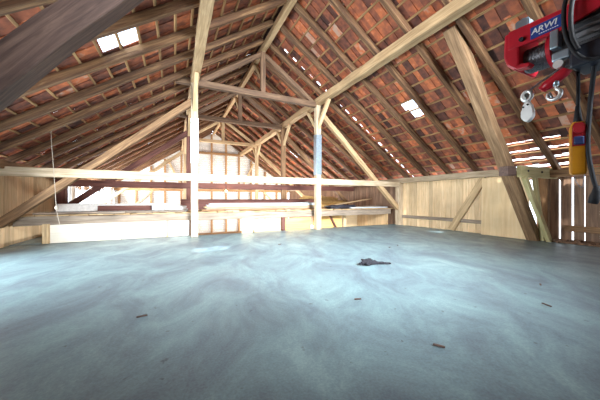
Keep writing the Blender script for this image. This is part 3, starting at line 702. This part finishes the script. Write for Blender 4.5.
# label and lettering
box('label', (0.092, -0.0905, 0.002), (0.186, -0.0875, 0.047), 'label_blue', hoist, 0.001, 1)
def lettering(txt, size, x, z, shear=0.0, sx=1.0):
    cu = bpy.data.curves.new('lettering', 'FONT'); cu.body = txt; cu.size = size; cu.extrude = 0.0006; cu.shear = shear; cu.offset = size*0.02
    tmp = bpy.data.objects.new('lettering', cu); COL.objects.link(tmp)
    bpy.context.view_layer.update()
    me = bpy.data.meshes.new_from_object(tmp.evaluated_get(bpy.context.evaluated_depsgraph_get()))
    bpy.data.objects.remove(tmp)
    me.materials.clear(); me.materials.append(M['label_white'])
    o = bpy.data.objects.new('lettering', me)
    o.matrix_basis = Matrix.Translation((x, -0.0912, z)) @ Matrix.Rotation(math.radians(90), 4, 'X') @ Matrix.Diagonal((sx, 1, 1, 1))
    link(o, hoist)
lettering('ARWI', 0.028, 0.096, 0.0185, 0.15, 1.0)
bm = bmesh.new()
for k in range(9): add_box(bm, (0.118+k*0.0062, -0.0915, 0.0085), (0.1222+k*0.0062, -0.0905, 0.0115))
mesh_obj('small_lettering', bm, M['label_white'], hoist)
# mounting clamp, bolt
prism('mounting_clamp', [(0.046, 0.064), (0.05, 0.102), (0.062, 0.110), (0.08, 0.102), (0.082, 0.064)], -0.075, -0.035, 'zinc', hoist, 0.002)
box('mounting_clamp', (0.042, -0.086, 0.056), (0.086, -0.078, 0.100), 'zinc', hoist, 0.006)
box('mounting_clamp', (0.34, -0.08, 0.064), (0.384, 0.05, 0.104), 'zinc', hoist, 0.004)
cyl('bolt', (0.066, -0.092, 0.018), (0, 1, 0), 0.008, 0.014, 'black', hoist, 6)
# limit lever with its red weight, rope, hooks
tube('wire_rope', [(0.18, -0.07, -0.13), (0.15, -0.07, -0.145), (0.11, -0.07, -0.165), (0.075, -0.07, -0.185)], 0.0035, 'wire', hoist, 6)
bm = bmesh.new()
add_tube(bm, smooth_path([(0.112, -0.055, -0.190), (0.122, -0.055, -0.182), (0.15, -0.055, -0.165), (0.176, -0.055, -0.148), (0.184, -0.055, -0.140)], 4), [0.008]+[0.015]*4+[0.018]*8+[0.016]*3+[0.008], 14)
mesh_obj('limit_weight', bm, M['hoist_red'], hoist, None, True)
cyl('lever_pivot', (0.188, -0.055, -0.125), (0, 1, 0), 0.013, 0.03, 'zinc', hoist, 16, 0.002)
def hook_bm(s):
    bm = bmesh.new(); pts = [(0, 0, 0.5), (0, 0, 0.28)]
    for k in range(0, 14):
        a = math.radians(70 - k*22); pts.append((0.30*math.cos(a)-0.02, 0, -0.12+0.30*math.sin(a)))
    P = smooth_path(pts, 4); N = len(P)
    add_tube(bm, [p*s for p in P], [s*(0.085 + 0.035*math.sin(math.pi*min(1, i/N*1.15)))*(1 if i < N*0.9 else 1 - (i-N*0.9)/(N*0.1)*0.75) for i in range(N)], 10)
    return bm
# pulley block with its sheave and lower hook
pb = prism('pulley_block', [(0.078+0.0205*math.cos(a)*(1 if math.sin(a) < 0 else 0.75), -0.262+0.040*math.sin(a)) for a in [k*2*math.pi/28 for k in range(28)]], -0.084, -0.062, 'chrome', hoist, 0.003)
bm = bmesh.new()
ring = [(0.074+0.014*math.cos(a), -0.07, -0.200+0.017*math.sin(a)) for a in [k*2*math.pi/24 for k in range(24)]]
add_tube(bm, ring, 0.0075, 10, True); add_cyl(bm, (0.074, -0.07, -0.200), (0, 1, 0), 0.007, 0.018, 14)
add_box(bm, (0.066, -0.073, -0.245), (0.084, -0.067, -0.218)); add_box(bm, (0.069, -0.079, -0.215), (0.076, -0.061, -0.190))
mesh_obj('sheave', bm, M['chrome'], pb, None, True)
for sx, sz in ((0.068, -0.244), (0.082, -0.238)):
    cyl('rivet', (sx, -0.084, sz), (0, 1, 0), 0.0035, 0.006, 'black', pb, 8)
mesh_obj('hook', hook_bm(0.060), M['chrome'], hoist, Matrix.Translation((0.152, -0.06, -0.212)) @ Matrix.Rotation(0.2, 4, 'Y'), True)
bm = bmesh.new(); add_tube(bm, [(0.138, -0.06, -0.21), (0.146, -0.06, -0.235)], 0.004, 8); mesh_obj('hook_latch', bm, M['zinc'], hoist, None, True)
bm = bmesh.new(); add_cyl(bm, (0.155, -0.06, -0.178), (0, 0, 1), 0.009, 0.024, 12); mesh_obj('hook_swivel', bm, M['zinc'], hoist, None, True)

# the steel arm the hoist hangs from, and its post outside the picture
arm = empty('hoist_arm', (HX, HY-1.6, 0.0)); tag(arm, 'square steel arm carrying the red electric hoist', 'arm')
bm = bmesh.new(); add_box(bm, (-0.0, -1.8, HZ+0.066), (0.04, 1.60, HZ+0.100)); mesh_obj('arm_tube', bm, M['zinc'], arm)
bm = bmesh.new(); add_box(bm, (-0.03, -0.6, 0.0), (0.06, -0.5, HZ+0.18)); mesh_obj('arm_post', bm, M['zinc'], arm)

# pendant control on its cord
PXc, PYc = 1.28, 0.389
pen = empty('pendant_control', (PXc, PYc, 1.285), -math.pi/2 + 0.42); tag(pen, 'yellow pendant hand control with a red button hanging on a black cord', 'hoist control')
prism('housing', [(-0.018, 0.0), (0.018, 0.0), (0.021, 0.01), (0.021, 0.165), (0.015, 0.187), (-0.015, 0.187), (-0.021, 0.165), (-0.021, 0.01)], -0.016, 0.016, 'yellow', pen, 0.006)
cyl('stop_button', (0, -0.020, 0.158), (0, 1, 0), 0.014, 0.012, 'button_red', pen, 24, 0.003)
prism('button_plate', [(-0.016, 0.10), (0.016, 0.10), (0.016, 0.172), (0.010, 0.182), (-0.010, 0.182), (-0.016, 0.172)], -0.018, -0.0145, 'button_red', pen, 0.001)
box('rocker_button', (-0.013, -0.024, 0.104), (0.013, -0.017, 0.134), 'button_blue', pen, 0.004)
bm = bmesh.new(); add_tube(bm, [(0, 0, 0.185), (0, 0, 0.20), (0, 0, 0.245)], [0.013, 0.011, 0.006], 12); mesh_obj('cord_boot', bm, M['black'], pen, None, True)
tube('pendant_cord', [(0, 0, 0.24), (0.001, 0, 0.32), (0, 0.0, 0.385)], 0.0055, 'black', pen, 8)
tube('wrist_wire', [(-0.01, 0, 0.004), (-0.004, 0, -0.025), (0.01, 0, -0.045), (0.014, 0, -0.02), (0.016, 0, 0.004)], 0.0012, 'wire', pen, 6)
# mains cord: looped over the hoist, hanging down to a boot
pc = empty('power_cord', (1.24, 0.35, 1.20)); tag(pc, 'long black power cord looped over the red hoist and hanging down', 'cord')
PCB = Vector((1.24, 0.35, 1.20))
def wl(pts): return [Vector(p)-PCB for p in pts]
tube('cord', wl([(1.21, 0.365, 1.93), (1.19, 0.385, 1.89), (1.182, 0.393, 1.83), (1.182, 0.388, 1.75), (1.19, 0.368, 1.685), (1.205, 0.345, 1.655), (1.215, 0.305, 1.65), (1.225, 0.275, 1.67), (1.24, 0.26, 1.73)]), 0.0065, 'black', pc, 8)
tube('cord', wl([(1.215, 0.345, 1.93), (1.19, 0.366, 1.89), (1.180, 0.375, 1.82), (1.180, 0.372, 1.74), (1.19, 0.36, 1.69)]), 0.0065, 'black', pc, 8)
tube('cord', wl([(1.25, 0.33, 1.905), (1.262, 0.335, 1.80), (1.27, 0.345, 1.67), (1.275, 0.358, 1.52), (1.275, 0.363, 1.38), (1.275, 0.352, 1.28), (1.275, 0.343, 1.235)]), 0.0065, 'black', pc, 8)
bm = bmesh.new(); add_tube(bm, wl([(1.275, 0.342, 1.245), (1.275, 0.343, 1.225), (1.275, 0.347, 1.205), (1.275, 0.352, 1.185)]), [0.007, 0.011, 0.014, 0.012], 12); mesh_obj('plug', bm, M['black'], pc, None, True)
